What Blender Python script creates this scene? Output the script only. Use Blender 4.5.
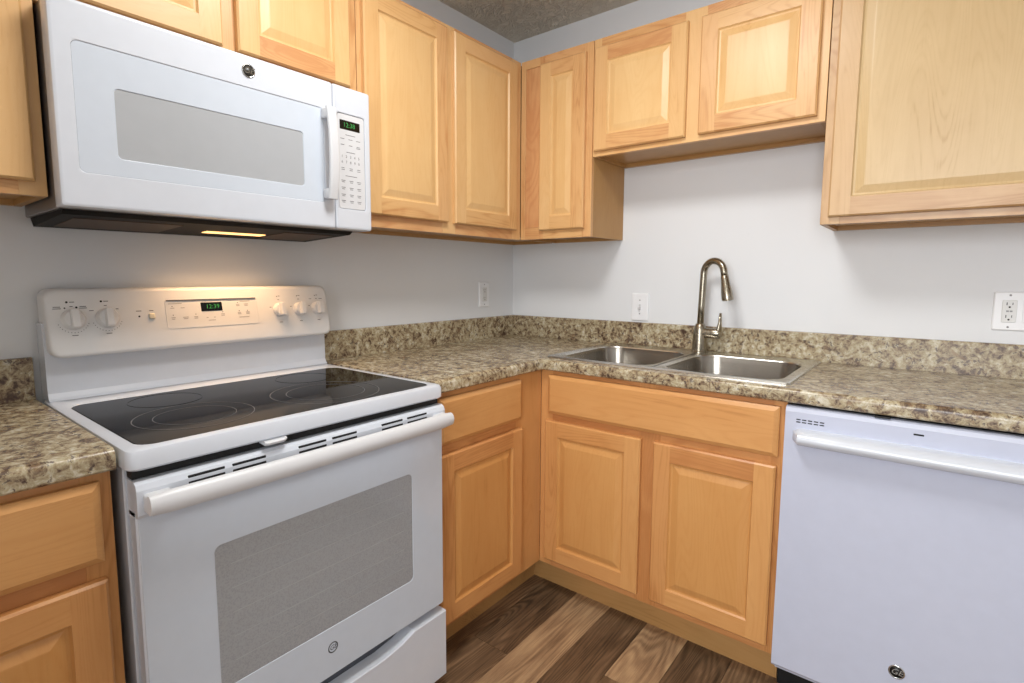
import bpy, bmesh, math, random
from mathutils import Vector, Matrix

for _o in list(bpy.data.objects):
    bpy.data.objects.remove(_o)
SC = bpy.context.scene
COL = SC.collection
R = random.Random(7)
PI = math.pi


def lin(h):
    """'#rrggbb' -> linear rgba"""
    h = h.lstrip('#')
    out = []
    for i in (0, 2, 4):
        c = int(h[i:i + 2], 16) / 255
        out.append(c / 12.92 if c <= .04045 else ((c + .055) / 1.055) ** 2.4)
    return (*out, 1)


# ------------------------------------------------------------------ camera
F_PX, SX, SY = 533.83, -12.72, -10.03
yaw, pitch, roll = math.radians(38.989), math.radians(-5.860), math.radians(0.157)
fw = Vector((-math.sin(yaw) * math.cos(pitch), math.cos(yaw) * math.cos(pitch), math.sin(pitch)))
rt = Vector((math.cos(yaw), math.sin(yaw), 0))
up = rt.cross(fw)
rt, up = rt * math.cos(roll) + up * math.sin(roll), up * math.cos(roll) - rt * math.sin(roll)
cam_d = bpy.data.cameras.new('camera')
cam = bpy.data.objects.new('camera', cam_d)
COL.objects.link(cam)
mw_ = Matrix((rt, up, -fw)).transposed().to_4x4()
mw_.translation = Vector((1.705, -2.2193, 1.2143))
cam.matrix_world = mw_
cam_d.sensor_width = 36
cam_d.lens = F_PX / 1024 * 36
cam_d.shift_x = -SX / 1024
cam_d.shift_y = SY / 1024
cam_d.clip_start = .02
SC.camera = cam

# ------------------------------------------------------------------ world, lights, exposure
w = bpy.data.worlds.new('room_ambient')
SC.world = w
w.use_nodes = True
w.node_tree.nodes['Background'].inputs[0].default_value = (.9, .95, 1, 1)
w.node_tree.nodes['Background'].inputs[1].default_value = .3
SC.view_settings.view_transform = 'Standard'
SC.view_settings.look = 'None'
SC.view_settings.exposure = 0.0
SC.view_settings.gamma = 1
SC.view_settings.use_curve_mapping = False


def area(name, loc, target, size, power, color, shape='DISK', size_y=None):
    d = bpy.data.lights.new(name, 'AREA')
    d.shape = shape
    d.size = size
    if size_y:
        d.size_y = size_y
    d.energy = power
    d.color = color
    o = bpy.data.objects.new(name, d)
    COL.objects.link(o)
    o.location = loc
    v = Vector(target) - Vector(loc)
    o.rotation_euler = v.to_track_quat('-Z', 'Y').to_euler()
    return o


area('ceiling_lamp_light', (1.05, -1.40, 2.345), (1.05, -1.40, 0), .50, 19.5, (1, .995, .975))
area('window_daylight', (1.65, -3.92, 1.50), (1.2, -1.0, 1.20), 1.5, 72, (.94, .97, 1), 'RECTANGLE', 1.4)

# ------------------------------------------------------------------ mesh builder in wall coordinates
# u runs along the wall to the viewer's right, d comes out of the wall, z is up


class M:
    def __init__(s, face='W'):
        s.bm = bmesh.new()
        s.f = face
        s.tone = s.bm.faces.layers.float.new('tone')
        s.seed = s.bm.faces.layers.float.new('seed')

    def P(s, u, d, z):
        return Vector((d, u, z)) if s.f == 'L' else Vector((u, -d, z)) if s.f == 'B' else Vector((u, d, z))

    def _take(s, tb, mat, tone, smooth=False):
        bmesh.ops.recalc_face_normals(tb, faces=tb.faces[:])
        mp = {}
        for v in tb.verts:
            mp[v] = s.bm.verts.new(v.co)
        sd = R.random() * 20
        tn = tone if tone is not None else R.uniform(-.5, .5)
        for f in tb.faces:
            try:
                nf = s.bm.faces.new([mp[v] for v in f.verts])
            except ValueError:
                continue
            nf.material_index = mat
            nf.smooth = smooth
            nf[s.tone] = tn
            nf[s.seed] = sd
        tb.free()

    def box(s, u0, u1, d0, d1, z0, z1, mat=0, bev=0, seg=1, tone=None, edges=None):
        tb = bmesh.new()
        vs = [tb.verts.new(s.P(u, d, z)) for u in (u0, u1) for d in (d0, d1) for z in (z0, z1)]
        for q in ((0, 1, 3, 2), (4, 6, 7, 5), (0, 4, 5, 1), (2, 3, 7, 6), (0, 2, 6, 4), (1, 5, 7, 3)):
            tb.faces.new([vs[i] for i in q])
        bmesh.ops.recalc_face_normals(tb, faces=tb.faces[:])
        if bev:
            if edges is None:
                ed = tb.edges[:]
            else:
                # edges: list of pairs such as ('d1','u0') - the edge where those two sides meet
                lim = {'u0': (0, u0), 'u1': (0, u1), 'd0': (1, d0), 'd1': (1, d1), 'z0': (2, z0), 'z1': (2, z1)}
                inv = {}
                k = 0
                for u in (u0, u1):
                    for d in (d0, d1):
                        for z in (z0, z1):
                            inv[vs[k]] = (u, d, z)
                            k += 1
                ed = []
                for e in tb.edges:
                    for a, b in edges:
                        if all(abs(inv[v][lim[q][0]] - lim[q][1]) < 1e-9 for v in e.verts for q in (a, b)):
                            ed.append(e)
            bmesh.ops.bevel(tb, geom=ed, offset=bev, segments=seg, affect='EDGES', profile=.5, clamp_overlap=True)
        s._take(tb, mat, tone, seg > 1)
        return s

    def loft(s, loops, mat=0, cap0=True, cap1=True, closed=True, ring=False, tone=None, smooth=False):
        """loops: lists of (u,d,z) of equal length"""
        tb = bmesh.new()
        L = [[tb.verts.new(s.P(*p)) for p in lp] for lp in loops]
        n = len(L[0])
        prs = list(zip(L[:-1], L[1:])) + ([(L[-1], L[0])] if ring else [])
        for a, b in prs:
            for i in range(n if closed else n - 1):
                j = (i + 1) % n
                try:
                    tb.faces.new((a[i], a[j], b[j], b[i]))
                except ValueError:
                    pass
        if not ring:
            if cap0:
                tb.faces.new(L[0])
            if cap1:
                tb.faces.new(L[-1])
        s._take(tb, mat, tone, smooth)
        return s

    def prism(s, pts, axis, a0, a1, mat=0, tone=None, smooth=False):
        def mk(a):
            if axis == 'u':
                return [(a, p, q) for p, q in pts]
            if axis == 'd':
                return [(p, a, q) for p, q in pts]
            return [(p, q, a) for p, q in pts]
        return s.loft([mk(a0), mk(a1)], mat, tone=tone, smooth=smooth)

    def lathe(s, c, axis, prof, n=32, mat=0, tone=0, smooth=True, cap0=True, cap1=True):
        """prof: (radius, height) along axis vector (u,d,z)"""
        ax = Vector(axis).normalized()
        t = Vector((0, 0, 1)) if abs(ax.z) < .9 else Vector((1, 0, 0))
        e1 = ax.cross(t).normalized()
        e2 = ax.cross(e1)
        c = Vector(c)
        loops = [[tuple(c + ax * h + (e1 * math.cos(2 * PI * k / n) + e2 * math.sin(2 * PI * k / n)) * max(r, 1e-5))
                  for k in range(n)] for r, h in prof]
        return s.loft(loops, mat, cap0, cap1, tone=tone, smooth=smooth)

    def tube(s, path, rad, n=20, mat=0, sq=(1, 1), ref=None):
        path = [Vector(p) for p in path]
        rad = rad if isinstance(rad, (list, tuple)) else [rad] * len(path)
        loops = []
        e1 = None
        for i, p in enumerate(path):
            t = (path[min(i + 1, len(path) - 1)] - path[max(i - 1, 0)]).normalized()
            if e1 is None:
                rf = Vector(ref) if ref else (Vector((0, 0, 1)) if abs(t.z) < .9 else Vector((1, 0, 0)))
                e1 = (rf - t * rf.dot(t)).normalized()
            else:
                e1 = (e1 - t * e1.dot(t)).normalized()
            e2 = t.cross(e1)
            loops.append([tuple(p + (e1 * math.cos(2 * PI * k / n) * sq[0] + e2 * math.sin(2 * PI * k / n) * sq[1]) * rad[i])
                          for k in range(n)])
        return s.loft(loops, mat, tone=0, smooth=True)

    def obj(s, name, mats, parent=None, label=None, smooth_angle=None):
        me = bpy.data.meshes.new(name)
        o = bpy.data.objects.new(name, me)
        COL.objects.link(o)
        off = Vector((0, 0, 0))
        p = parent
        while p is not None:
            off += Vector(p.location)
            p = p.parent
        if off.length:
            bmesh.ops.translate(s.bm, verts=s.bm.verts[:], vec=-off)
        bmesh.ops.recalc_face_normals(s.bm, faces=s.bm.faces[:])
        s.bm.to_mesh(me)
        s.bm.free()
        for m in (mats if isinstance(mats, (list, tuple)) else [mats]):
            me.materials.append(m)
        if parent is not None:
            o.parent = parent
        if smooth_angle:
            me.set_sharp_from_angle(angle=math.radians(smooth_angle))
        if label:
            o['label'] = label
        return o


def thing(name, label, cat, loc, group=None):
    o = bpy.data.objects.new(name, None)
    o.empty_display_size = .1
    COL.objects.link(o)
    o.location = loc
    o['label'] = label
    o['category'] = cat
    if group:
        o['group'] = group
    return o


def rrect(a0, a1, b0, b1, r, n=6):
    out = []
    for cx, cy, t0 in ((a1 - r, b1 - r, 0), (a0 + r, b1 - r, 90), (a0 + r, b0 + r, 180), (a1 - r, b0 + r, 270)):
        for k in range(n + 1):
            t = math.radians(t0 + 90 * k / n)
            out.append((cx + r * math.cos(t), cy + r * math.sin(t)))
    return out


def lay(pts, axis, a):
    if axis == 'd':
        return [(p, a, q) for p, q in pts]
    if axis == 'u':
        return [(a, p, q) for p, q in pts]
    return [(p, q, a) for p, q in pts]


def text_mesh(m, body, u, d, z, h, face, mat=0, tilt=0, thick=.0002, shear=0):
    """letters standing on a wall-parallel surface, added into builder m"""
    cu = bpy.data.curves.new('letters', 'FONT')
    cu.body = body
    cu.size = h / .7
    cu.align_x = 'CENTER'
    cu.align_y = 'CENTER'
    cu.shear = shear
    cu.resolution_u = 3
    cu.extrude = thick
    to = bpy.data.objects.new('letters', cu)
    COL.objects.link(to)
    dg = bpy.context.evaluated_depsgraph_get()
    me = bpy.data.meshes.new_from_object(to.evaluated_get(dg))
    bpy.data.objects.remove(to)
    bpy.data.curves.remove(cu)
    tb = bmesh.new()
    tb.from_mesh(me)
    bpy.data.meshes.remove(me)
    for v in tb.verts:
        x, y, q = v.co
        v.co = m.P(u + x, d + q + y * tilt, z + y)
    m._take(tb, mat, 0)


# ------------------------------------------------------------------ materials
class N:
    def __init__(s, name):
        s.m = bpy.data.materials.new(name)
        s.m.use_nodes = True
        s.t = s.m.node_tree
        s.b = s.t.nodes['Principled BSDF']

    def n(s, typ, **kw):
        nd = s.t.nodes.new(typ)
        for k, v in kw.items():
            if k.startswith('i_'):
                key = k[2:]
                key = int(key) if key.isdigit() else key.replace('_', ' ')
                nd.inputs[key].default_value = v
            else:
                setattr(nd, k, v)
        return nd

    def l(s, a, b):
        s.t.links.new(a, b)

    def math(s, op, a, b=None, c=None):
        nd = s.n('ShaderNodeMath', operation=op)
        for i, v in enumerate((a, b, c)):
            if v is None:
                continue
            if hasattr(v, 'links'):
                s.l(v, nd.inputs[i])
            else:
                nd.inputs[i].default_value = v
        return nd.outputs[0]

    def vmath(s, op, a, b):
        nd = s.n('ShaderNodeVectorMath', operation=op)
        for i, v in enumerate((a, b)):
            if hasattr(v, 'links'):
                s.l(v, nd.inputs[i])
            else:
                nd.inputs[i].default_value = v
        return nd.outputs[0]

    def mix(s, fac, a, b, blend='MIX'):
        nd = s.n('ShaderNodeMix', data_type='RGBA', blend_type=blend)
        for i, v in ((0, fac), (6, a), (7, b)):
            if hasattr(v, 'links'):
                s.l(v, nd.inputs[i])
            else:
                nd.inputs[i].default_value = v
        return nd.outputs[2]

    def ramp(s, fac, stops, interp='LINEAR'):
        nd = s.n('ShaderNodeValToRGB')
        cr = nd.color_ramp
        cr.interpolation = interp
        while len(cr.elements) < len(stops):
            cr.elements.new(.5)
        for e, (p, c) in zip(cr.elements, stops):
            e.position = p
            e.color = c if len(c) == 4 else (*c, 1)
        s.l(fac, nd.inputs[0])
        return nd.outputs[0]

    def noise(s, vec, scale, detail=3, rough=.5, dist=0):
        nd = s.n('ShaderNodeTexNoise', i_Scale=scale, i_Detail=detail, i_Roughness=rough, i_Distortion=dist)
        s.l(vec, nd.inputs['Vector'])
        return nd.outputs['Fac']

    def coord(s, which='Object'):
        return s.n('ShaderNodeTexCoord').outputs[which]

    def scale(s, vec, sc, loc=None):
        nd = s.n('ShaderNodeMapping')
        nd.inputs['Scale'].default_value = sc
        if loc is not None:
            nd.inputs['Location'].default_value = loc
        s.l(vec, nd.inputs['Vector'])
        return nd.outputs[0]

    def attr(s, name):
        return s.n('ShaderNodeAttribute', attribute_name=name).outputs['Fac']

    def bump(s, h, strength, dist=.002):
        nd = s.n('ShaderNodeBump')
        nd.inputs['Strength'].default_value = strength
        nd.inputs['Distance'].default_value = dist
        s.l(h, nd.inputs['Height'])
        s.l(nd.outputs[0], s.b.inputs['Normal'])

    def set(s, **kw):
        for k, v in kw.items():
            key = k.replace('_', ' ')
            if hasattr(v, 'links'):
                s.l(v, s.b.inputs[key])
            else:
                s.b.inputs[key].default_value = v
        return s


def plain(name, hexc, rough=.5, metal=0, coat=0, spec=.5, emit=0, ecol=None, ior=1.5):
    k = N(name)
    c = lin(hexc)
    # faint variation so that nothing is perfectly uniform
    f = k.noise(k.coord(), 30, 2)
    k.set(Base_Color=k.mix(f, tuple(v * .97 for v in c[:3]) + (1,), tuple(min(1, v * 1.03) for v in c[:3]) + (1,)),
          Roughness=rough, Metallic=metal, Coat_Weight=coat, Specular_IOR_Level=spec, IOR=ior)
    if emit:
        k.set(Emission_Color=lin(ecol or hexc), Emission_Strength=emit)
    return k.m


def wood(name, axis, light, mid, dark, pink, rough=.34):
    """satin-lacquered maple; axis is the world axis the grain follows"""
    k = N(name)
    seed = k.attr('seed')
    tone = k.attr('tone')
    cv = k.n('ShaderNodeCombineXYZ')
    k.l(seed, cv.inputs[0])
    k.l(k.math('MULTIPLY', seed, 1.7), cv.inputs[1])
    k.l(k.math('MULTIPLY', seed, .73), cv.inputs[2])
    p = k.vmath('ADD', k.coord(), cv.outputs[0])
    i = 'xyz'.index(axis)

    def st(along, across):
        v = [across] * 3
        v[i] = along
        return k.scale(p, v)
    broad = k.noise(st(.55, 5), 1, 2, .5, .6)              # wide soft bands
    fig = k.noise(st(1.1, 9), 1, 1, .4, .8)                # contour lines of this field make the cathedral figure
    rings = k.math('SINE', k.math('MULTIPLY', fig, 120.0))
    rings = k.math('MULTIPLY', k.math('POWER', k.math('MULTIPLY_ADD', rings, .5, .5), 3.0), .40)
    fine = k.noise(st(6, 260), 1, 3, .6)                   # pores
    fleck = k.noise(st(40, 260), 1, 2, .5)
    mott = k.noise(st(5, 9), 1, 3, .6, .5)                 # cloudy mottling of maple
    f = k.math('ADD', k.math('ADD', k.math('MULTIPLY', broad, .60), .08), k.math('MULTIPLY', mott, .40))
    f = k.math('ADD', f, k.math('MULTIPLY', fine, .20))
    f = k.math('ADD', f, k.math('MULTIPLY', tone, .24))
    f = k.math('ADD', f, k.math('MULTIPLY', rings, .22))
    c = k.ramp(f, [(.42, lin(light)), (.80, lin(mid)), (1.15 / 1.2, lin(dark))])
    c = k.mix(k.math('MULTIPLY', k.math('MAXIMUM', tone, 0), .55), c, lin(pink))
    dk = k.math('MULTIPLY', k.math('GREATER_THAN', fleck, .66), .10)
    c = k.mix(dk, c, lin(dark))
    k.set(Base_Color=c, Roughness=rough, Specular_IOR_Level=.45)
    k.bump(fine, .06, .001)
    return k.m


VENEER = wood('maple_side_veneer', 'z', '#c0945b', '#b3854d', '#996e3b', '#ab7d48', .45)
UNDER = wood('maple_underside', 'x', '#c49a64', '#b78b55', '#99703f', '#ae8050', .35)
# the upper cabinets are a blonde maple, the base cabinets a more amber one with the dim lower light put into its colour, the right-hand one the palest
SETS = {}
for _n, _w, _p in (('blonde', ('#e7bf89', '#ddb077', '#c48c55', '#d89d72'), ('#e8c28a', '#e0b47a', '#c99860', '#dcab77')),
                   ('amber_dimmed', ('#dda76b', '#d0965a', '#b67a42', '#cb8a5a'), ('#d59e60', '#cb9052', '#b4793f', '#c98a52')),
                   ('pale', ('#d8b78a', '#cba87a', '#b38a5b', '#c59873'), ('#d5b98b', '#c8aa7c', '#b28d5d', '#c39f72'))):
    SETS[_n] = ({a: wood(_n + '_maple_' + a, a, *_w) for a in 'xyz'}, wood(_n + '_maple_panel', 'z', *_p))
KIND = 'blonde'


def wslots(face):
    ws, pn = SETS[KIND]
    return [ws['z'], ws['y' if face == 'L' else 'x'], pn, VENEER, UNDER]


def laminate():
    k = N('stone_pattern_laminate')
    p = k.coord()
    big = k.noise(p, 8, 4, .55, 1.0)
    mid = k.noise(k.scale(p, (1, 1, 1), (3.1, 1.7, 5.2)), 47, 7, .70, .6)
    fine = k.noise(k.scale(p, (1, 1, 1), (7.7, 4.1, 2.2)), 85, 4, .7, .3)
    vein = k.noise(k.scale(p, (1, 1, 1), (1.3, 9.1, 4.4)), 17, 6, .7, 1.6)
    f = k.math('ADD', mid, k.math('MULTIPLY_ADD', big, .42, -.185))
    f = k.math('ADD', f, k.math('MULTIPLY_ADD', fine, .42, -.22))
    base = k.ramp(f, [(.35, lin('#4b392e')), (.42, lin('#796551')), (.49, lin('#9d8c6e')), (.57, lin('#b3a688')), (.66, lin('#c9c1ab')), (.76, lin('#d8d2c4'))])
    base = k.mix(k.ramp(vein, [(.56, (0, 0, 0)), (.63, (.55, .55, .55))]), base, lin('#8e7152'))
    sp = k.math('MULTIPLY', fine, vein)
    base = k.mix(k.ramp(sp, [(.302, (0, 0, 0)), (.33, (.8, .8, .8))]), base, lin('#453432'))
    k.set(Base_Color=base, Roughness=.27, Specular_IOR_Level=.5)
    k.bump(fine, .05, .001)
    return k.m


LAM = laminate()


def floor_mat():
    k = N('vinyl_wood_planks')
    seed, tone = k.attr('seed'), k.attr('tone')
    cv = k.n('ShaderNodeCombineXYZ')
    k.l(seed, cv.inputs[0])
    k.l(k.math('MULTIPLY', seed, 2.3), cv.inputs[1])
    p = k.vmath('ADD', k.coord(), cv.outputs[0])
    fig = k.noise(k.scale(p, (9, .9, 1)), 1, 1, .5, .5)
    rings = k.math('MULTIPLY_ADD', k.math('SINE', k.math('MULTIPLY', fig, 150)), .5, .5)
    fine = k.noise(k.scale(p, (260, 9, 1)), 1, 4, .7)
    cloud = k.noise(k.scale(p, (14, 3, 1)), 1, 4, .6, .6)
    f = k.math('ADD', k.math('MULTIPLY', rings, .15), k.math('MULTIPLY', fine, .45))
    f = k.math('ADD', f, k.math('MULTIPLY', cloud, .62))
    f = k.math('ADD', f, k.math('MULTIPLY_ADD', tone, .24, -.14))
    c = k.ramp(f, [(.15, lin('#3f3022')), (.42, lin('#735a43')), (.62, lin('#9d7f60')), (.85, lin('#c3a47d'))])
    k.set(Base_Color=c, Roughness=.42)
    k.bump(fine, .12, .001)
    return k.m


FLOORM = floor_mat()


def wall_mat():
    k = N('painted_drywall')
    f = k.noise(k.coord(), 260, 3, .6)
    g = k.noise(k.coord(), 3, 2)
    k.set(Base_Color=k.mix(g, lin('#e4e6e9'), lin('#e7e9ec')), Roughness=.6, Specular_IOR_Level=.3)
    k.bump(f, .10, .002)
    return k.m


def ceil_mat():
    k = N('stippled_ceiling')
    p = k.coord()
    a = k.noise(p, 15, 3, .55, 3.0)
    r = k.math('ABSOLUTE', k.math('SUBTRACT', a, .5))
    ridge = k.ramp(r, [(.0, (1, 1, 1)), (.03, (.5, .5, .5)), (.09, (0, 0, 0))])
    b = k.noise(p, 90, 3, .6)
    h = k.math('ADD', ridge, k.math('MULTIPLY', b, .3))
    k.set(Base_Color=k.mix(b, lin('#ded4c0'), lin('#e6ddcb')), Roughness=.33)
    k.bump(h, .8, .008)
    return k.m


def steel(name, hexc, rough, brush_axis='u', scale=(4, 400, 400)):
    k = N(name)
    f = k.noise(k.scale(k.coord(), scale), 1, 3, .6)
    c = lin(hexc)
    k.set(Base_Color=k.mix(f, tuple(v * .88 for v in c[:3]) + (1,), c), Metallic=1,
          Roughness=k.math('MULTIPLY_ADD', f, .16, rough - .08))
    k.bump(f, .04, .0006)
    return k.m


WHITE = plain('white_enamel', '#d4d9e2', .22, coat=.3)
WHITE2 = plain('white_plastic', '#d6d7da', .35)
DWWHITE = plain('white_dishwasher_enamel', '#c3c8da', .28, coat=.15)
GLASSW = plain('white_back_painted_glass', '#ccd4df', .10, spec=.5)
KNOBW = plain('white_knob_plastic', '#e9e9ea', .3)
OUTW = plain('outlet_plastic', '#f0f1f4', .35)
BLACK = plain('black_plastic', '#0c0c0d', .4)
GAP = plain('dark_recess', '#08080a', .7)
MARK = plain('grey_print', '#6d6c70', .5)
MARKL = plain('pale_grey_print', '#99989b', .5)
BLKGL = plain('black_ceramic_glass', '#020203', .04, spec=.5, ior=1.16)
RINGM = plain('burner_ring_print', '#5c5d61', .3)
DISP = plain('black_display', '#030403', .15)
GREEN = plain('green_digits', '#2c7a3a', .5, emit=.35, ecol='#37a04a')
GREYMET = plain('grey_side_metal', '#8c8784', .35, metal=.6)
DARKMET = plain('dark_underside_metal', '#0e0c0b', .6, spec=.2)
FILTER = plain('grease_filter_mesh', '#4a3624', .5, spec=.3)
CHROME = plain('chrome', '#c9c9c6', .12, metal=1)
LENS = plain('warm_lamp_lens', '#ffd9a0', .4, emit=2.2, ecol='#ffc27a')
STEEL = steel('brushed_stainless', '#d6d4cf', .27)
BOWLST = steel('satin_stainless', '#9f9990', .24, scale=(300, 300, 6))
NICKEL = steel('brushed_nickel', '#a59d8d', .27, scale=(300, 300, 8))


def speckled():
    k = N('speckled_window_screen')
    v = k.n('ShaderNodeTexVoronoi', i_Scale=260)
    k.l(k.coord(), v.inputs['Vector'])
    n = k.noise(k.coord(), 150, 3, .7)
    f = k.ramp(k.math('ADD', k.math('MULTIPLY', v.outputs['Distance'], .6), k.math('MULTIPLY', n, .6)), [(.35, lin('#97999c')), (.7, lin('#a4a6a9'))])
    k.set(Base_Color=f, Roughness=.12, Specular_IOR_Level=.5)
    return k.m


OVENW = speckled()
MWSCR = plain('pale_window_screen', '#aeb1b5', .2)

# ------------------------------------------------------------------ setting
RX, RY, HC = 3.2, -4.0, 2.375


def structure(o):
    o['kind'] = 'structure'
    return o


m = M('W')
PW = 1 / 7
TONES = {3: -.1, 4: -.75, 5: .62, 6: -.6, 7: .75, 8: -.65, 9: -.2}
JOINT = {3: -.4, 4: -.95, 5: -1.55, 6: -1.35, 7: -.833, 8: -1.25, 9: -.7}
for i in range(int(RX / PW) + 1):
    x0, x1 = i * PW, min((i + 1) * PW, RX)
    y = JOINT.get(i, R.uniform(-1.2, 0))
    while y < 0:
        y += 1.22
    first = True
    while y > RY:
        a, b = max(y - 1.22, RY), min(y, 0)
        if b - a > .01:
            t = TONES.get(i, R.uniform(-.8, .7))
            if i in TONES and b <= JOINT[i] + 1e-6:
                t = {7: -.4, 4: -.3}.get(i, R.uniform(-.7, .6))
            m.box(x0 + .0006, x1 - .0006, a + .0006, b - .0006, -.004, 0, tone=t)
        y -= 1.22
m.box(0, RX, RY, 0, -.03, -.0035, mat=1)
structure(m.obj('floor', [FLOORM, plain('floor_joint', '#1d1511', .7)]))
structure(M('W').box(-.02, RX + .1, RY - .1, .02, HC, HC + .05).obj('ceiling', ceil_mat()))
WALLM = wall_mat()
structure(M('W').box(-.1, 0, RY - .1, 0, -.03, HC).obj('wall_left', WALLM))
structure(M('W').box(-.1, RX + .1, 0, .1, -.03, HC).obj('wall_back', WALLM))
structure(M('W').box(RX, RX + .1, RY - .1, 0, -.03, HC).obj('wall_right', WALLM))
structure(M('W').box(0, RX, RY - .1, RY, -.03, HC).obj('wall_front', WALLM))
structure(M('W').box(0, 1.08, -2.56, -2.455, 0, HC).obj('wall_light_block', WALLM))  # added unseen stub wall, keeps window light off the left end


# ------------------------------------------------------------------ cabinet pieces
def raised_door(parent, face, u0, u1, d0, z0, z1, label=None, sw=.056):
    """five-piece door with a raised centre panel; d0 is the plane of the face frame"""
    d1 = d0 + .0185
    c = .0045
    m = M(face)
    E = [('d1', 'z1'), ('d1', 'z0')]
    m.box(u0, u0 + sw, d0, d1, z0, z1, 0, c, edges=E + [('d1', 'u0')], tone=R.uniform(-.35, .45))
    m.box(u1 - sw, u1, d0, d1, z0, z1, 0, c, edges=E + [('d1', 'u1')], tone=R.uniform(-.35, .45))
    m.box(u0 + sw, u1 - sw, d0, d1 - .0002, z1 - sw, z1, 1, c, edges=[('d1', 'z1')], tone=R.uniform(0, .6))
    m.box(u0 + sw, u1 - sw, d0, d1 - .0002, z0, z0 + sw, 1, c, edges=[('d1', 'z0')], tone=R.uniform(0, .6))
    door = m.obj('door', wslots(face), parent, label)
    p = M(face)
    a0, a1, b0, b1 = u0 + sw, u1 - sw, z0 + sw, z1 - sw

    def q(i, d):
        return [(a0 + i, d, b0 + i), (a1 - i, d, b0 + i), (a1 - i, d, b1 - i), (a0 + i, d, b1 - i)]
    p.loft([q(0, d0 + .003), q(0, d1 - .001), q(.004, d1 - .0065), q(.009, d1 - .0075), q(.030, d1 - .0015), q(.033, d1 - .0012)],
           2, tone=R.uniform(-.35, .05))
    p.obj('raised_panel', wslots(face), door)
    return door


def slab_front(parent, face, u0, u1, d0, z0, z1, name='drawer_front', bev=.013):
    d1 = d0 + .0185
    m = M(face)

    def q(i, d):
        return [(u0 + i, d, z0 + i), (u1 - i, d, z0 + i), (u1 - i, d, z1 - i), (u0 + i, d, z1 - i)]
    m.loft([q(0, d0), q(0, d0 + .010), q(.003, d0 + .0125), q(bev, d1)], 1, tone=R.uniform(-.1, .3))
    return m.obj(name, wslots(face), parent)


def wall_cabinet(face, u0, u1, D, z0, z1, label, doors, stiles, zd0, zd1, rail_b, rail_t, blind=None, group='wall cabinets', loc=None):
    """stiles: (a,b) spans of the face frame's uprights; blind: body end behind the neighbour"""
    um = (u0 + u1) / 2
    lc = (0.001, um, z0) if face == 'L' else (um, -.001, z0)
    t = thing('wall_cabinet', label, 'cabinet', lc, group)
    b0, b1 = blind or (u0, u1)
    g = .0008
    m = M(face)
    m.box(b0 + g, b0 + .016, .001, D - .019, z0, z1, 3)
    m.box(b1 - .016, b1 - g, .001, D - .019, z0, z1, 3)
    m.box(b0 + .016, b1 - .016, .001, D - .019, z1 - .016, z1, 3)
    m.box(b0 + .016, b1 - .016, .001, D - .019, z0 + .014, z0 + .028, 4)
    m.box(b0 + .016, b1 - .016, .001, .010, z0 + .028, z1 - .016, 3)
    m.box(b0 + .016, b1 - .016, .001, .020, z0, z0 + .014, 4)
    m.obj('body', wslots(face), t)
    f = M(face)
    for a, b in stiles:
        f.box(a + g * (a == u0), b - g * (b == u1), D - .019, D, z0, z1, 0, .0008, tone=R.uniform(0, .5))
    for (a, b), (c, d) in zip(stiles[:-1], stiles[1:]):
        f.box(b, c, D - .019, D - .0003, z0, z0 + rail_b, 1, tone=R.uniform(.1, .6))
        f.box(b, c, D - .019, D - .0003, z1 - rail_t, z1, 1, tone=R.uniform(.2, .7))
    f.obj('face_frame', wslots(face), t)
    for a, b in doors:
        raised_door(t, face, a, b, D + .0005, zd0, zd1)
    return t


ZU, ZT = 1.377, 2.131
XU, YU = .261, .290
# left wall, from left to right
wall_cabinet('L', -2.42, -1.9285, XU, ZU, ZT, 'maple wall cabinet at the far left, its right edge against the microwave',
             [(-2.395, -1.950)], [(-2.42, -2.38), (-1.975, -1.9285)], 1.405, 2.11, .045, .04)
wall_cabinet('L', -1.927, -1.1485, XU, 1.766, ZT, 'short two-door maple wall cabinet directly above the white microwave',
             [(-1.905, -1.562), (-1.524, -1.182)], [(-1.927, -1.89), (-1.575, -1.51), (-1.19, -1.1485)], 1.790, 2.108, .04, .04)
wall_cabinet('L', -1.147, -.290, XU, ZU, ZT, 'tall two-door maple wall cabinet between the microwave and the room corner',
             [(-1.130, -.758), (-.721, -.336)], [(-1.147, -1.11), (-.775, -.705), (-.35, -.290)], 1.416, 2.113, .055, .035,
             blind=(-1.147, -.002))
# back wall
nc = wall_cabinet('B', .2625, .6165, YU, ZU, ZT, 'narrow one-door maple wall cabinet in the corner with a reddish filler stile',
             [(.371, .588)], [(.2625, .287), (.362, .385), (.575, .6165)], 1.412, 2.094, .05, .035)
M('B').box(.2875, .3615, YU - .019, YU - .003, ZU + .051, ZT - .036, 0, tone=.85).obj('filler_strip', wslots('B'), nc, 'reddish filler strip')
wall_cabinet('B', .6175, 1.4175, YU, 1.688, ZT, 'short two-door maple wall cabinet above the sink',
             [(.629, .990), (1.036, 1.394)], [(.6175, .65), (.975, 1.05), (1.375, 1.4175)], 1.706, 2.094, .04, .035)
KIND = 'pale'
wall_cabinet('B', 1.4185, 2.04, YU, ZU, ZT, 'large single-door maple wall cabinet above the dishwasher at the right edge',
             [(1.441, 2.015)], [(1.4185, 1.47), (1.99, 2.04)], 1.398, 2.10, .04, .035)

BB = .588


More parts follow.
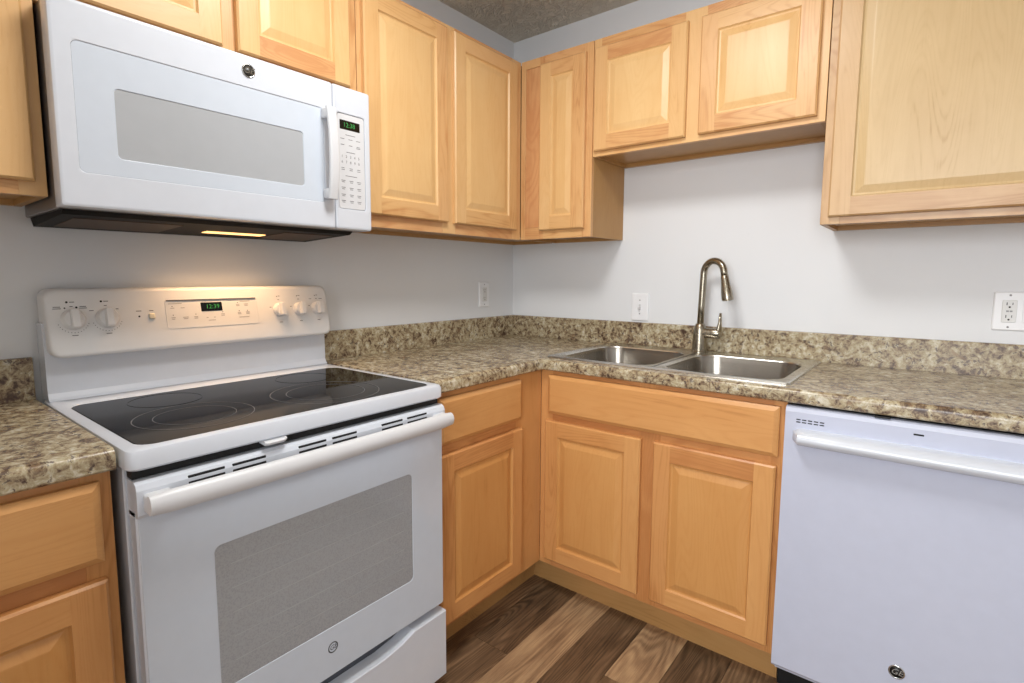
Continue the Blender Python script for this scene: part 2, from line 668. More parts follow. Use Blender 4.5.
def base_cabinet(face, u0, u1, label, stiles, doors, fronts, rails, name='base_cabinet', zd=(.140, .680), toe=(0, 0), group='base cabinets'):
    um = (u0 + u1) / 2
    lc = (0.001, um, 0) if face == 'L' else (um, -.001, 0)
    t = thing(name, label, 'cabinet', lc, group)
    g = .0008
    m = M(face)
    for a, b in ((u0 + g, u0 + .016), (u1 - .016, u1 - g)):
        m.box(a, b, .001, .490, 0, .12, 3)
        m.box(a, b, .001, BB - .019, .12, .873, 3)
    m.box(u0 + .016, u1 - .016, .001, BB - .019, .12, .135, 4)
    m.box(u0 + .016, u1 - .016, .001, .010, .135, .873, 3)
    m.obj('body', wslots(face), t)
    f = M(face)
    for a, b in stiles:
        f.box(a, b, BB - .019, BB, .12, .873, 0, .0008, tone=R.uniform(.1, .6))
    for (a, b), (c, d) in zip(stiles[:-1], stiles[1:]):
        for r0, r1 in rails:
            f.box(b, c, BB - .019, BB - .0003, r0, r1, 1, tone=R.uniform(.4, .9))
    f.obj('face_frame', wslots(face), t)
    M(face).box(u0 + g - toe[0], u1 - g + toe[1], .4985, .513, 0.0, .12, 4, tone=.35).obj('toe_kick', wslots(face), t)  # darker wood slot puts the toe-space shade into the colour
    for a, b, nm, z0, z1 in fronts:
        slab_front(t, face, a, b, BB + .0005, z0, z1, nm)
    for a, b in doors:
        raised_door(t, face, a, b, BB + .0005, zd[0], zd[1])
    return t


KIND = 'amber_dimmed'
RAILS = [(.12, .16), (.665, .725), (.84, .873)]
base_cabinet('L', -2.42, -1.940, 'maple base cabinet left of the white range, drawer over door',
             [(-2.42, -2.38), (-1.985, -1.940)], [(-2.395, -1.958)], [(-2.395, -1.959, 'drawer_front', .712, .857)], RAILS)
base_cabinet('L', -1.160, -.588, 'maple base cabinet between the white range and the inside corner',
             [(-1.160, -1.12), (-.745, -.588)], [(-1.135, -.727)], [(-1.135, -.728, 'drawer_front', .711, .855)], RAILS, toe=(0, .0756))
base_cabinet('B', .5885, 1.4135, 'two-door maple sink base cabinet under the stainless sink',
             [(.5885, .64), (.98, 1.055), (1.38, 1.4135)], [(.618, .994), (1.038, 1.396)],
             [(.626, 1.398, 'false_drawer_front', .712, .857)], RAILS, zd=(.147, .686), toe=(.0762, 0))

# ------------------------------------------------------------------ countertops
CE = .611


def top_profile(ce=CE):
    pr = [(0.002, .8745), (ce - .004, .8745), (ce, .8785)]
    for k in range(7):
        t = PI / 2 * k / 6
        pr.append((ce - .014 + .014 * math.cos(t), .899 + .014 * math.sin(t)))
    pr.append((0.002, .913))
    return pr


def splash_profile():
    return [(.001, .9135), (.0195, .9135), (.0195, 1.012), (.0185, 1.0148), (.016, 1.016), (.001, 1.016)]


U_END = 2.04
ct = thing('countertop', 'stone-patterned laminate L-shaped countertop holding the sink in the corner', 'countertop', (.3, -.3, .8745), 'countertops')
m = M('W')
pr = top_profile()
m.loft([[(d, -1.160, z) for d, z in pr], [(d, -d, z) for d, z in pr], [(U_END, -d, z) for d, z in pr]], tone=0, smooth=True)
top = m.obj('worktop', LAM, ct, smooth_angle=40)
cut = M('W').box(.604, 1.396, -.540, -.050, .80, 1.0).obj('cutter', LAM)
md = top.modifiers.new('sink_cutout', 'BOOLEAN')
md.operation = 'DIFFERENCE'
md.object = cut
md.solver = 'EXACT'
dg = bpy.context.evaluated_depsgraph_get()
dg.update()
nm = bpy.data.meshes.new_from_object(top.evaluated_get(dg))
top.modifiers.clear()
top.data = nm
bpy.data.objects.remove(cut)
m = M('W')
pr = splash_profile()
m.loft([[(d, -1.160, z) for d, z in pr], [(d, -d, z) for d, z in pr], [(U_END, -d, z) for d, z in pr]], tone=0)
m.obj('backsplash', LAM, ct)

ctl = thing('countertop', 'short stone-patterned laminate countertop left of the range', 'countertop', (.3, -2.18, .8745), 'countertops')
M('L').prism(top_profile(), 'u', -2.42, -1.936, tone=0, smooth=True).obj('worktop', LAM, ctl, smooth_angle=40)
M('L').prism(splash_profile(), 'u', -2.42, -1.936, tone=0).obj('backsplash', LAM, ctl)

# ------------------------------------------------------------------ sink
sk = thing('kitchen_sink', 'double-bowl stainless steel sink set into the countertop', 'sink', (1.0, -.3, .913))
SZ = .9135
m = M('B')
bowls = [(.622, .978), (1.020, 1.378)]
BD0, BD1 = .125, .535     # distance of bowl's back and front from the wall
for (a, b), (o0, o1) in zip(bowls, ((.588, .999), (.999, 1.412))):
    lo, ro = (.012, .0005) if o0 < .7 else (.0005, .012)

    def outer(i, z):
        # rounded only on the outer side
        pts = []
        u0, u1 = o0 + (i if o0 < .7 else 0), o1 - (i if o0 > .7 else 0)
        n = 6
        for cx, cy, t0, r in ((u1 - ro, .560 - i - ro, 0, ro), (u0 + lo, .560 - i - lo, 90, lo), (u0 + lo, .030 + i + lo, 180, lo), (u1 - ro, .030 + i + ro, 270, ro)):
            for k in range(n + 1):
                t = math.radians(t0 + 90 * k / n)
                pts.append((cx + r * math.cos(t), cy + r * math.sin(t), z))
        return pts

    def hole(i, z, r=.075):
        return [(p, q, z) for p, q in rrect(a + i, b - i, BD0 + i, BD1 - i, r)]
    m.loft([outer(0, SZ), outer(.002, SZ + .005), outer(.008, SZ + .0062), outer(.013, SZ + .0045), hole(-.006, SZ + .0045, .08), hole(-.002, SZ + .0035, .077), hole(0, SZ, .075)],
           cap0=False, cap1=False, tone=0, smooth=True)
m.obj('deck', STEEL, sk, smooth_angle=35)
for a, b in bowls:
    m = M('B')

    def hole(i, z, r):
        return [(p, q, z) for p, q in rrect(a + i, b - i, BD0 + i, BD1 - i, r)]
    m.loft([hole(0, SZ, .075), hole(.004, SZ - .02, .075), hole(.012, SZ - .13, .072), hole(.018, SZ - .150, .070), hole(.034, SZ - .163, .06),
            hole(.06, SZ - .168, .05)], cap0=False, cap1=True, tone=0, smooth=True)
    bw = m.obj('bowl', BOWLST, sk, smooth_angle=50)
    m = M('B')
    m.lathe(((a + b) / 2, .31, SZ - .1675), (0, 0, 1), [(.055, 0), (.056, .002), (.045, .003), (.040, -.0005 + .001), (.010, .001)], mat=0)
    m.obj('drain', CHROME, bw)

# ------------------------------------------------------------------ faucet
fx, fd = .997, .078
fz = SZ + .0046
fa = thing('kitchen_faucet', 'brushed nickel pull-down faucet standing behind the sink', 'faucet', (fx, -fd, fz))
m = M('B')
m.lathe((fx, fd, fz), (0, 0, 1), [(.0295, 0), (.0295, .004), (.0275, .006), (.0268, .030), (.0255, .070), (.0228, .094), (.0185, .109), (.0150, .114), (.0135, .115)], mat=0)
m.obj('body', NICKEL, fa, smooth_angle=40)
th = math.radians(24)
dx, dd = math.cos(th), math.sin(th)
path, rad = [], []
RA = .048
zc = 1.229
path += [(fx, fd, fz + .095), (fx + .002, fd, 1.10), (fx + .004, fd, 1.16), (fx + .006, fd, zc)]
for k in range(1, 22):
    t = math.radians(k * 8.2)
    rr = RA - RA * math.cos(t)
    path.append((fx + .006 + dx * rr, fd + dd * rr, zc + RA * math.sin(t)))
tan = (Vector(path[-1]) - Vector(path[-2])).normalized()
path.append(tuple(Vector(path[-1]) + tan * .020))
m = M('B')
m.tube(path, .0128, 24)
m.obj('spout', NICKEL, fa)
end = Vector(path[-1])
tan = (Vector(path[-1]) - Vector(path[-2])).normalized()
m = M('B')
m.lathe(tuple(end - tan * .004), tuple(tan), [(.0130, 0), (.0142, .002), (.0148, .014), (.0165, .034), (.0198, .060), (.0208, .088), (.0200, .093), (.0165, .094), (.0160, .090), (.004, .089)], n=28)
m.obj('spray_head', NICKEL, fa, smooth_angle=45)
m = M('B')
hz = fz + .078
m.lathe((fx + .010, fd, hz), (1, 0, 0), [(.0205, 0), (.0205, .036), (.0192, .037), (.0192, .0385), (.0212, .0395), (.0215, .062), (.0175, .069)], n=28)
hb = m.obj('handle', NICKEL, fa, smooth_angle=40)
m = M('B')
m.tube([(fx + .064, fd, hz - .004), (fx + .072, fd, hz + .014), (fx + .0755, fd + .001, hz + .04), (fx + .077, fd + .002, hz + .080)],
       [.016, .0135, .0095, .006], 16, sq=(.75, 1.2), ref=(1, 0, 0))
m.obj('lever', NICKEL, hb)

# ------------------------------------------------------------------ range
RU0, RU1 = -1.9265, -1.1665
rc = (RU0 + RU1) / 2
rg = thing('electric_range', 'white freestanding electric range with black glass cooktop', 'stove', (.33, rc, 0))
m = M('L')
m.box(RU0, RU1, .03, .606, .03, .873, 0, .002)
m.box(RU0 + .03, RU1 - .03, .06, .57, 0.0, .03, 1)
m.box(RU0 + .006, RU1 - .006, .60, .632, .8565, .8735, 1)  # black strip painted in for the shadow under the cooktop lip
m.box(RU0 + .006, RU1 - .006, .60, .6075, .04, .262, 2)
m.obj('body', [WHITE, GAP, plain('grey_painted_steel', '#4c5058', .4)], rg)
# cooktop frame
m = M('L')
CU0, CU1, CD0, CD1, CZ0, CZ1 = -1.9305, -1.1640, .030, .650, .874, .9125


def crr(i, z, r=.018):
    return [(p, q, z) for p, q in rrect(CU0 + i, CU1 - i, CD0 + i, CD1 - i, r)]


GU0, GU1, GD0, GD1 = -1.905, -1.191, .163, .628


def grr(i, z, r=.03):
    return [(p, q, z) for p, q in rrect(GU0 + i, GU1 - i, GD0 + i, GD1 - i, r)]


m.loft([crr(.004, CZ0), crr(0, CZ0 + .004), crr(0, CZ1 - .010), crr(.003, CZ1 - .003), crr(.010, CZ1), grr(-.002, CZ1, .032), grr(0, CZ1 - .002)],
       tone=0, smooth=True)
ck = m.obj('cooktop', WHITE, rg, smooth_angle=35)
m = M('L')
m.loft([grr(.0003, CZ1 - .004), grr(.0003, CZ1 - .0012), grr(.0015, CZ1 - .0004)], tone=0)
gl = m.obj('cooktop_glass', BLKGL, ck)
gz = CZ1 - .0003


def ring_mark(m, u, d, r, w=.0009):
    n = 72
    lo = []
    for rr, z in ((r - w, gz - .0001), (r - w, gz + .0004), (r + w, gz + .0004), (r + w, gz - .0001)):
        lo.append([(u + rr * math.cos(2 * PI * k / n), d + rr * math.sin(2 * PI * k / n), z) for k in range(n)])
    m.loft(lo, ring=True, tone=0)


for u, d, rs in ((-1.748, .470, (.117, .080)), (-1.735, .262, (.078,)), (-1.365, .262, (.078,)), (-1.432, .482, (.136, .098))):
    m = M('L')
    for r in rs:
        ring_mark(m, u, d, r)
    m.obj('burner_ring', RINGM if len(rs) > 1 else BLKGL, gl)
# backguard: riser + slanted control panel
m = M('L')
m.prism([(.012, .9128), (.085, .9128), (.078, .918), (.072, .930), (.070, 1.06), (.060, 1.10), (.012, 1.10)], 'u', RU0 + .004, RU1 - .001, tone=0)
m.obj('backguard', WHITE, rg)
m = M('L')
PB, PT = (.112, 1.018), (.078, 1.182)      # (d,z) of panel face, bottom and top
slope = (PT[0] - PB[0]) / (PT[1] - PB[1])


def pface(z):
    return PB[0] + (z - PB[1]) * slope


def prr(i, off, r=.022):
    return [(p, pface(q) + off, q) for p, q in rrect(RU0 + .009 + i, RU1 + .004 - i, PB[1] + i, PT[1] - i, r)]


def prr_b(dv, i=0, r=.022):
    return [(p, dv, q) for p, q in rrect(RU0 + .009 + i, RU1 + .004 - i, PB[1] + i, PT[1] - i, r)]


m.loft([prr_b(.014), prr(0, -.012), prr(.0012, -.005), prr(.005, -.001), prr(.010, 0)], tone=0, smooth=True)
cp = m.obj('control_panel', KNOBW, rg, smooth_angle=50)  # whiter than the riser: frontal light put into its colour
nrm = Vector((0, 1, -slope)).normalized()      # (u,d,z) normal of panel face
# inset touch field
m = M('L')
fu0, fu1, fz0, fz1 = -1.664, -1.412, 1.072, 1.147


def frr(i, off, r=.006):
    return [(p, pface(q) + off, q) for p, q in rrect(fu0 + i, fu1 - i, fz0 + i, fz1 - i, r)]


m.loft([frr(-.001, -.001), frr(-.001, .0012), frr(.0015, .0010)], tone=0)
m.box(fu0 + .003, fu1 - .003, pface(1.147) - .002, pface(1.147) + .0035, 1.1455, 1.1485, 1)
tp = m.obj('touch_panel', [plain('touch_panel_film', '#e6e6e7', .28), MARK], cp)
m = M('L')
dz0, dz1 = 1.114, 1.139
m.loft([lay_ for lay_ in ([(p, pface(q) + o, q) for p, q in ((-1.574, dz0), (-1.516, dz0), (-1.516, dz1), (-1.574, dz1))] for o in (0, .0018))], tone=0)
ds = m.obj('display', DISP, cp)
m = M('L')
text_mesh(m, '12:39', -1.542, pface(1.1265) + .0020, 1.1265, .012, 'L', tilt=slope)
m.obj('digits', GREEN, ds)
# knobs
for u, z, r in ((-1.867, 1.108, .0245), (-1.798, 1.108, .0245), (-1.340, 1.108, .0215), (-1.271, 1.108, .0215), (-1.206, 1.108, .0215)):
    c = Vector((u, pface(z), z))
    m = M('L')
    m.lathe(tuple(c), tuple(nrm), [(r * 1.02, 0), (r * 1.02, .004), (r * .95, .007), (r * .86, .013), (r * .80, .0155), (0, .0160)], n=36)
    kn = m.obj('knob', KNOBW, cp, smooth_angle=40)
    m = M('L')
    e2 = Vector((0, -nrm.z, nrm.y)) if False else Vector((1, 0, 0)).cross(nrm)
    if e2.z < 0:
        e2 = -e2

    def gq(hw, hh, o):
        return [tuple(c + Vector((1, 0, 0)) * a + e2 * b + nrm * o) for a, b in rrect(-hw, hw, -hh, hh, .003, 3)]
    m.loft([gq(r * .36, r * .94, .010), gq(r * .35, r * .92, .028), gq(r * .28, r * .86, .031)], tone=0)
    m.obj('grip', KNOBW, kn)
# printed marks round the knobs
m = M('L')


def dash(m, u, z, wd, h=.0018, mat=0, lift=0):
    m.loft([[(p, pface(q) + o, q) for p, q in ((u - wd / 2, z - h / 2), (u + wd / 2, z - h / 2), (u + wd / 2, z + h / 2), (u - wd / 2, z + h / 2))] for o in (-.0002 + lift, .0003 + lift)], mat, tone=0)


def dot(m, u, z, r, mat=0, lift=0):
    m.loft([[(u + r * math.cos(2 * PI * k / 10), pface(z + r * math.sin(2 * PI * k / 10)) + o, z + r * math.sin(2 * PI * k / 10)) for k in range(10)] for o in (-.0002 + lift, .0004 + lift)], mat, tone=0)


for u in (-1.867, -1.798):
    dot(m, u - .009, 1.150, .0026, 1)
    dash(m, u + .001, 1.150, .010)
    dash(m, u - .001, 1.1395, .006)
    dash(m, u, 1.070, .012)
    for k in range(13):
        t = math.radians(200 + k * 140 / 12)
        dot(m, u + .0315 * math.cos(t), 1.108 + .0315 * math.sin(t), .0009)
dash(m, -1.896, 1.139, .014)
dash(m, -1.896, 1.135, .016)
dot(m, -1.881, 1.136, .0018, 1)
dot(m, -1.858, 1.137, .0024, 1)
dash(m, -1.845, 1.139, .013)
dash(m, -1.845, 1.135, .015)
dash(m, -1.829, 1.128, .009)
dash(m, -1.775, 1.130, .006)
for u in (-1.340, -1.271, -1.206):
    dot(m, u - .004, 1.150, .0016, 1)
    dash(m, u + .003, 1.151, .007)
    dash(m, u, 1.1395, .006)
    dash(m, u, 1.069, .010)
    dash(m, u - .029, 1.117, .006)
dash(m, -1.228, 1.139, .009)
dash(m, -1.190, 1.139, .012)
dot(m, -1.728, 1.108, .0024, 1)
dash(m, -1.728, 1.122, .012)
dash(m, -1.699, 1.122, .010)
for u, z, wd in ((-1.640, 1.138, .034), (-1.648, 1.126, .010), (-1.622, 1.126, .010), (-1.648, 1.100, .010), (-1.648, 1.096, .007), (-1.617, 1.100, .014), (-1.617, 1.096, .011),
                 (-1.590, 1.100, .010), (-1.590, 1.096, .010), (-1.560, 1.096, .005), (-1.540, 1.096, .005), (-1.548, 1.088, .020), (-1.516, 1.104, .010), (-1.516, 1.100, .010),
                 (-1.448, 1.139, .030), (-1.470, 1.130, .010), (-1.470, 1.126, .010), (-1.445, 1.130, .012), (-1.445, 1.126, .010), (-1.468, 1.106, .010), (-1.468, 1.102, .010),
                 (-1.443, 1.106, .012), (-1.443, 1.102, .010), (-1.455, 1.092, .030)):
    dash(m, u, z, wd, .0016, 2, .0011)
for u, z in ((-1.648, 1.131), (-1.648, 1.107), (-1.590, 1.107), (-1.516, 1.110), (-1.470, 1.135), (-1.468, 1.111), (-1.443, 1.111)):
    dot(m, u, z, .0013, 0, .0011)
m.obj('print', [MARK, BLACK, MARKL], cp)
m = M('L')
m.loft([[(p, pface(q) + o, q) for p, q in rrect(-1.706 + i, -1.692 - i, 1.100 + i, 1.115 - i, .003, 3)] for i, o in ((0, -.001), (0, .003), (.002, .0045))], tone=0)
m.obj('rocker_switch', plain('ivory_switch', '#e8dfc9', .35), cp)
# oven door
DU0, DU1, DF = -1.9215, -1.1665, .646
m = M('L')
m.box(DU0, DU1, .608, DF - .004, .258, .800, 0, .003)
m.obj('oven_door', [WHITE], rg)
od = bpy.data.objects[-1] if False else rg.children[-1]
m = M('L')
WU0, WU1, WZ0, WZ1 = -1.795, -1.284, .383, .686


def drr(i, d, r=.006):
    return [(p, d, q) for p, q in rrect(DU0 + .003 + i, DU1 - .003 - i, .261 + i, .800 - i, r)]


def wrr(i, d, r=.014):
    return [(p, d, q) for p, q in rrect(WU0 + i, WU1 - i, WZ0 + i, WZ1 - i, r)]


m.loft([drr(0, DF - .004), drr(0, DF - .001), drr(.001, DF), wrr(-.001, DF), wrr(0, DF - .0008), wrr(0, DF - .004)], ring=False, cap0=False, cap1=False, tone=0)
m.obj('door_glass', GLASSW, od)
m = M('L')
m.loft([wrr(0, DF - .004), wrr(0, DF - .0012), wrr(.002, DF - .001)], 0, tone=0)
for k in range(5):
    z = .43 + k * .052
    m.box(WU0 + .03, WU1 - .03, DF - .0015, DF - .0008, z, z + .002, 1)
m.obj('oven_window', [OVENW, plain('oven_rack_line', '#a6a8aa', .3)], od)
# trim with vents and handle
m = M('L')
TR = [(.606, .790), (.650, .790), (.655, .796), (.655, .840), (.651, .850), (.643, .8545), (.606, .8555)]
m.prism(TR, 'u', DU0, DU1, tone=0)
tr = m.obj('door_trim', WHITE, od)
slots = [(-1.838, -1.771), (-1.757, -1.688), (-1.615, -1.546), (-1.531, -1.463), (-1.389, -1.320), (-1.305, -1.235)]
for a, b in slots:
    for z in (.8315, .8425):
        d = .655 if z < .838 else .6543
        M('L').box(a, b, d - .003, d + .0006, z - .0028, z + .0028, 0, .001).obj('vent_slot', GAP, tr)
m = M('L')
hp = []
L0, L1 = -1.912, -1.170
for k in range(25):
    q = k / 24
    u = L0 + (L1 - L0) * q
    hp.append((u, .682 + .006 * (1 - (2 * q - 1) ** 2), .8195))
rd = [1] * 25
rd[0], rd[1], rd[-1], rd[-2] = .86, .99, .86, .99
m.tube(hp, [.0208 * r for r in rd], 28, sq=(.98, .74), ref=(0, 0, 1))
for a, b in ((-1.912, -1.868), (-1.214, -1.170)):
    m.box(a, b, .645, .680, .800, .834, 0, .006, 3)
m.obj('handle', WHITE2, od, smooth_angle=50)
m = M('L')
m.lathe((-1.54, DF, .331), (0, 1, 0), [(.0135, -.0005), (.0135, .0004), (.0108, .0004), (.0106, .0001)], n=40, cap0=False, cap1=False)
text_mesh(m, 'GE', -1.54, DF + .0003, .331, .011, 'L', shear=.3)
m.obj('emblem', plain('emblem_print', '#4a4c50', .4), od)
m = M('L')
m.loft([[(u, d, z) for d, z in ((.630, .873), (.630 + q, .8738), (.634 + q, .871), (.630 + q, .8655), (.630, .867))] for u, q in ((-1.690, .024), (-1.685, .029), (-1.650, .029), (-1.640, .020))], tone=0)
m.obj('door_latch', WHITE2, rg)
# storage drawer with a dipped pull edge
m = M('L')
prof = [(DU0, .035), (DU1 + .003, .035), (DU1 + .003, .236), (-1.285, .236), (-1.33, .222), (-1.39, .214), (-1.70, .214), (-1.76, .222), (-1.805, .236), (DU0, .236)]
m.loft([[(p, .608, q) for p, q in prof], [(p, .650, q) for p, q in prof], [(p + (.002 if p < rc else -.002), .652, q + (.002 if q < .1 else -.002)) for p, q in prof]], tone=0)
m.obj('storage_drawer', WHITE, rg)

# ------------------------------------------------------------------ microwave
MU0, MU1, MF = -1.927, -1.1650, .345
MZ0, MZ1 = 1.352, 1.760
mwv = thing('microwave_oven', 'white over-the-range microwave hung under the short cabinet', 'microwave', (.15, -1.546, MZ0))
m = M('L')
m.box(MU0 + .004, MU1 - .004, .002, .302, MZ0, 1.764, 0, .002)
m.obj('body', GREYMET, mwv)
m = M('L')
m.prism([(.004, MZ0 - .0005), (.030, MZ0 - .022), (.285, MZ0 - .010), (.300, MZ0 - .0005)], 'u', MU0 + .012, MU1 - .040, tone=0)
hood = m.obj('hood_base', DARKMET, mwv)


def hz_(d):
    return MZ0 - .022 + (d - .030) / .255 * .012


for a, b in ((-1.885, -1.665), (-1.395, -1.235)):
    m = M('L')
    m.prism([(.07, hz_(.07) - .0015), (.24, hz_(.24) - .0015), (.24, hz_(.24) + .002), (.07, hz_(.07) + .002)], 'u', a, b, tone=0)
    m.obj('grease_filter', FILTER, hood)
m = M('L')
m.prism([(.125, hz_(.125) - .002), (.158, hz_(.158) - .002), (.158, hz_(.158) + .002), (.125, hz_(.125) + .002)], 'u', -1.575, -1.41, tone=0)
m.obj('lamp_lens', LENS, hood)
lamp = area('cooktop_lamp_light', (.150, -1.4925, MZ0 - .022), (.095, -1.4925, 0), .30, .75, (1, .60, .30), 'RECTANGLE', .05)
lamp.data.spread = 1.95
lamp.parent = mwv
lamp.location = Vector((.150, -1.4925, MZ0 - .022)) - Vector(mwv.location)
lamp.rotation_euler = (0, 0, PI / 2)
SPL = -1.2935


def mw_front(u0, u1, name, parent, rec, mat):
    """front slab with soft edges and one recessed rounded field"""
    m = M('L')
    g = .0006
    a0, a1 = u0 + g, u1 - g

    def o(i, d, r=.006):
        return [(p, d, q) for p, q in rrect(a0 + i, a1 - i, MZ0 + .001 + i, MZ1 - i, r)]
    r0, r1, s0, s1, rr = rec

    def h(i, d):
        return [(p, d, q) for p, q in rrect(r0 + i, r1 - i, s0 + i, s1 - i, rr)]
    m.loft([o(0, .303, .003), o(0, MF - .006), o(.0015, MF - .0018), o(.005, MF), o(.0075, MF), h(-.005, MF), h(-.0015, MF), h(0, MF - .0012), h(.001, MF - .012)], tone=0, smooth=True)
    return m.obj(name, mat, parent, smooth_angle=30)


door = mw_front(MU0, SPL, 'door', mwv, (-1.892, -1.325, 1.424, 1.682, .012), WHITE)
m = M('L')
o_ = [(p, q) for p, q in rrect(-1.8915, -1.3255, 1.4245, 1.6815, .012)]
i_ = lambda k: [(p, q) for p, q in rrect(-1.823 + k, -1.389 - k, 1.461 + k, 1.605 - k, .010)]
m.loft([lay(o_, 'd', MF - .0035), lay(o_, 'd', MF - .0018), lay(i_(-.001), 'd', MF - .0018), lay(i_(0), 'd', MF - .0032), lay(i_(.001), 'd', MF - .0045)], tone=0, cap0=False, cap1=False)
m.obj('door_glass', GLASSW, door)
m = M('L')
m.loft([lay(i_(.0), 'd', MF - .006), lay(i_(.0), 'd', MF - .0036)], tone=0)
m.obj('window', MWSCR, door)
m = M('L')
hp = [(-1.3175, .380 - .012 * abs(2 * k / 16 - 1) ** 2.5, 1.432 + .252 * k / 16) for k in range(17)]
lps = []
for (u, d, z) in hp:
    lps.append([(u + p, d + q, z) for p, q in rrect(-.0150, .0150, -.007, .007, .006, 4)])
m.loft(lps, tone=0, smooth=True)
for z in (1.447, 1.667):
    m.box(-1.333, -1.302, MF - .002, .371, z - .014, z + .014, 0, .004, 2)
m.obj('handle', WHITE2, door, smooth_angle=50)
m = M('L')
m.lathe((-1.535, MF, 1.722), (0, 1, 0), [(.0165, -.001), (.0165, .002), (.0145, .0030), (.0142, .0022)], n=40, mat=0, cap0=False, cap1=False)
m.lathe((-1.535, MF, 1.722), (0, 1, 0), [(.0143, .0005), (.0143, .0021), (0, .0022)], n=40, mat=1)
text_mesh(m, 'GE', -1.535, MF + .0024, 1.722, .015, 'L', shear=.3, mat=0)
m.obj('emblem', [CHROME, plain('emblem_dark', '#35332f', .3)], door)
ctrl = mw_front(SPL, MU1, 'control_panel', mwv, (-1.281, -1.186, 1.412, 1.684, .008), WHITE)
m = M('L')
m.prism(rrect(-1.2795, -1.1875, 1.4135, 1.6825, .008), 'd', MF - .0028, MF - .0018, tone=0)
pad = m.obj('keypad', WHITE2, ctrl)
m = M('L')
m.box(-1.272, -1.203, MF - .002, MF - .0012, 1.6395, 1.6655, 0)
dsp = m.obj('display', DISP, ctrl)
m = M('L')
text_mesh(m, '12:38', -1.240, MF - .0010, 1.6525, .013, 'L')
m.obj('digits', GREEN, dsp)
m = M('L')
kd = MF - .0016


def kdash(u, z, wd, h=.0016):
    m.box(u - wd / 2, u + wd / 2, kd - .0003, kd + .0001, z - h / 2, z + h / 2, 0)


kdash(-1.236, 1.625, .034)
for u in (-1.264, -1.236, -1.209):
    kdash(u, 1.613, .014)
    kdash(u, 1.596, .012)
kdash(-1.209, 1.592, .014)
kdash(-1.236, 1.576, .030)
for r_, z in (('12345', 1.563), ('67890', 1.547)):
    for i, ch in enumerate(r_):
        text_mesh(m, ch, -1.266 + i * .0145, kd, z, .0075, 'L', thick=.0001)
for u in (-1.264, -1.236, -1.209):
    for q in (0, -.005):
        kdash(u, 1.530 + q, .011)
kdash(-1.236, 1.508, .040)
for z in (1.494, 1.474, 1.454, 1.436):
    for u in (-1.264, -1.236, -1.209):
        kdash(u, z, .014)
        kdash(u, z - .0045, .010)
m.obj('key_printing', MARK, pad)

# ------------------------------------------------------------------ dishwasher
WU_0, WU_1, WF = 1.4140, 2.020, .6125
dw = thing('dishwasher', 'white built-in dishwasher under the countertop right of the sink', 'dishwasher', (1.72, -.3, 0))
m = M('B')
m.box(WU_0 + .004, WU_1 - .004, .02, .583, .10, .862, 0)
m.box(WU_0 + .004, WU_1 - .004, .02, .53, 0, .10, 1)
m.obj('tub', [plain('grey_tub_side', '#5a5a5c', .5), GAP], dw)
m = M('B')
prd = [(.585, .104), (.606, .104), (WF, .112), (WF, .852), (.609, .862), (.600, .866), (.585, .866)]
m.prism(prd, 'u', WU_0, WU_1, tone=0)
dd_ = m.obj('door', DWWHITE, dw)
m = M('B')
m.box(WU_0 + .006, WU_1 - .006, .575, .592, .090, .1035, 0, .001)
m.obj('kick_plate', DWWHITE, dw)
m = M('B')
lps = []
for k in range(33):
    q = k / 32
    u = 1.434 + (WU_1 - .018 - 1.434) * q
    e = min(q, 1 - q) / .035
    s_ = math.sqrt(max(0.0, min(1, e) * (2 - min(1, e)))) if e < 1 else 1
    hh = .0215 * max(.62, s_)
    dep = .048 * max(.05, s_)
    zc_ = .788
    sec = []
    for j in range(15):
        t = math.radians(-90 + 180 * j / 14)
        sec.append((u, WF - .002 + dep * abs(math.cos(t)) ** .7, zc_ + hh * math.sin(t)))
    lps.append(sec)
m.loft(lps, tone=0, smooth=True)
m.obj('handle', WHITE, dd_, smooth_angle=60)
m = M('B')
for i in range(5):
    for z in (.8325, .8255):
        u = 1.441 + i * .0138
        m.box(u, u + .010, WF - .001, WF + .0005, z - .0014, z + .0014, 0)
m.obj('vent_grille', GAP, dd_)
M('B').box(1.692, 1.712, WF - .001, WF + .0006, .8365, .8405, 0).obj('status_window', GAP, dd_)
M('B').box(1.612, 1.645, .585, .611, .8665, .871, 0, .001).obj('latch', BLACK, dd_)
m = M('B')
m.lathe((1.698, WF, .224), (0, 1, 0), [(.0175, -.001), (.0175, .0012), (.015, .0018), (.0145, .0012)], n=40, mat=0, cap0=False, cap1=False)
m.lathe((1.698, WF, .224), (0, 1, 0), [(.0146, .0002), (.0146, .0012), (0, .0013)], n=40, mat=1)
text_mesh(m, 'GE', 1.698, WF + .0015, .224, .014, 'B', shear=.3, mat=0)
m.obj('emblem', [CHROME, BLACK], dd_)


# ------------------------------------------------------------------ outlets and switch
def plate(face, name, label, cat, u, z, wd, h, ):
    t = thing(name, label, cat, (0.001, u, z) if face == 'L' else (u, -.001, z))
    m = M(face)
    m.loft([[(p, d, q) for p, q in rrect(u - wd / 2 + i, u + wd / 2 - i, z - h / 2 + i, z + h / 2 - i, .004, 3)] for i, d in ((0, .0006), (0, .003), (.002, .0055), (.004, .0062))], tone=0)
    m.obj('cover_plate', OUTW, t)
    return t


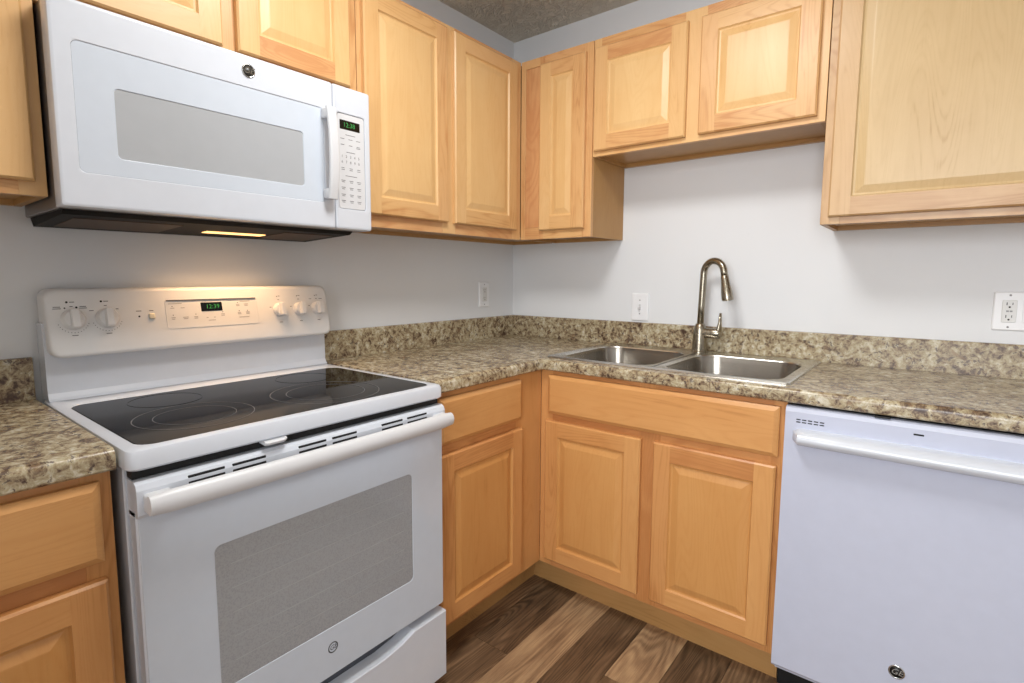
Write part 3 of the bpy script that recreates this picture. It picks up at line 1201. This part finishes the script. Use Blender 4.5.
def duplex(t, face, u, z):
    m = M(face)
    m.loft([[(p, d, q) for p, q in rrect(u - .0165 + i, u + .0165 - i, z - .0335 + i, z + .0335 - i, .003, 3)] for i, d in ((0, .0055), (0, .0085), (.001, .0092))], tone=0)
    rc_ = m.obj('receptacle', plain('receptacle_plastic', '#dcdcdb', .35), t)
    for s_ in (1, -1):
        m = M(face)
        cz = z + s_ * .019
        m.box(u - .0075, u - .0055, .0085, .0094, cz - .001, cz + .0075, 0)
        m.box(u + .0055, u + .0072, .0085, .0094, cz, cz + .007, 0)
        m.lathe((u, .0085, cz - .0065), (0, 1, 0), [(.0026, 0), (.0026, .0009)], n=14)
        m.obj('socket', GAP, rc_)
    for s_ in (1, -1):
        M(face).lathe((u, .0058, z + s_ * .048), (0, 1, 0), [(.003, 0), (.003, .0008), (0, .0012)], n=14).obj('screw', MARKL, t)
    return rc_


t = plate('L', 'wall_outlet', 'white wall outlet on the left wall near the corner', 'outlet', -.2365, 1.128, .074, .122)
duplex(t, 'L', -.2365, 1.128)
t = plate('B', 'light_switch', 'white toggle switch on the back wall left of the faucet', 'switch', .708, 1.0835, .078, .1215)
m = M('B')
m.box(.703, .713, .006, .0075, 1.0715, 1.0955, 0, .001)
m.prism([(.0065, 1.078), (.019, 1.072), (.019, 1.079), (.0065, 1.089)], 'u', .704, .712, tone=0)
m.obj('toggle', plain('toggle_plastic', '#d3d3d4', .35), t)
for s_ in (1, -1):
    M('B').lathe((.708, .0058, 1.0835 + s_ * .030), (0, 1, 0), [(.003, 0), (.003, .0008), (0, .0012)], n=14).obj('screw', MARKL, t)
t = plate('B', 'wall_outlet', 'wide white two-gang outlet plate at the right edge under the large cabinet', 'outlet', 1.911, 1.115, .120, .117)
rc_ = duplex(t, 'B', 1.888, 1.115)
m = M('B')
m.box(1.881, 1.887, .009, .0098, 1.1125, 1.1175, 0, .0005)
m.box(1.889, 1.895, .009, .0098, 1.1125, 1.1175, 0, .0005)
m.obj('test_buttons', MARKL, rc_)
m = M('B')
m.loft([[(p, d, q) for p, q in rrect(1.9175 + i, 1.9505 - i, 1.0815 + i, 1.1485 - i, .003, 3)] for i, d in ((0, .0055), (0, .0078), (.001, .0085))], tone=0)
m.obj('rocker', OUTW, t)
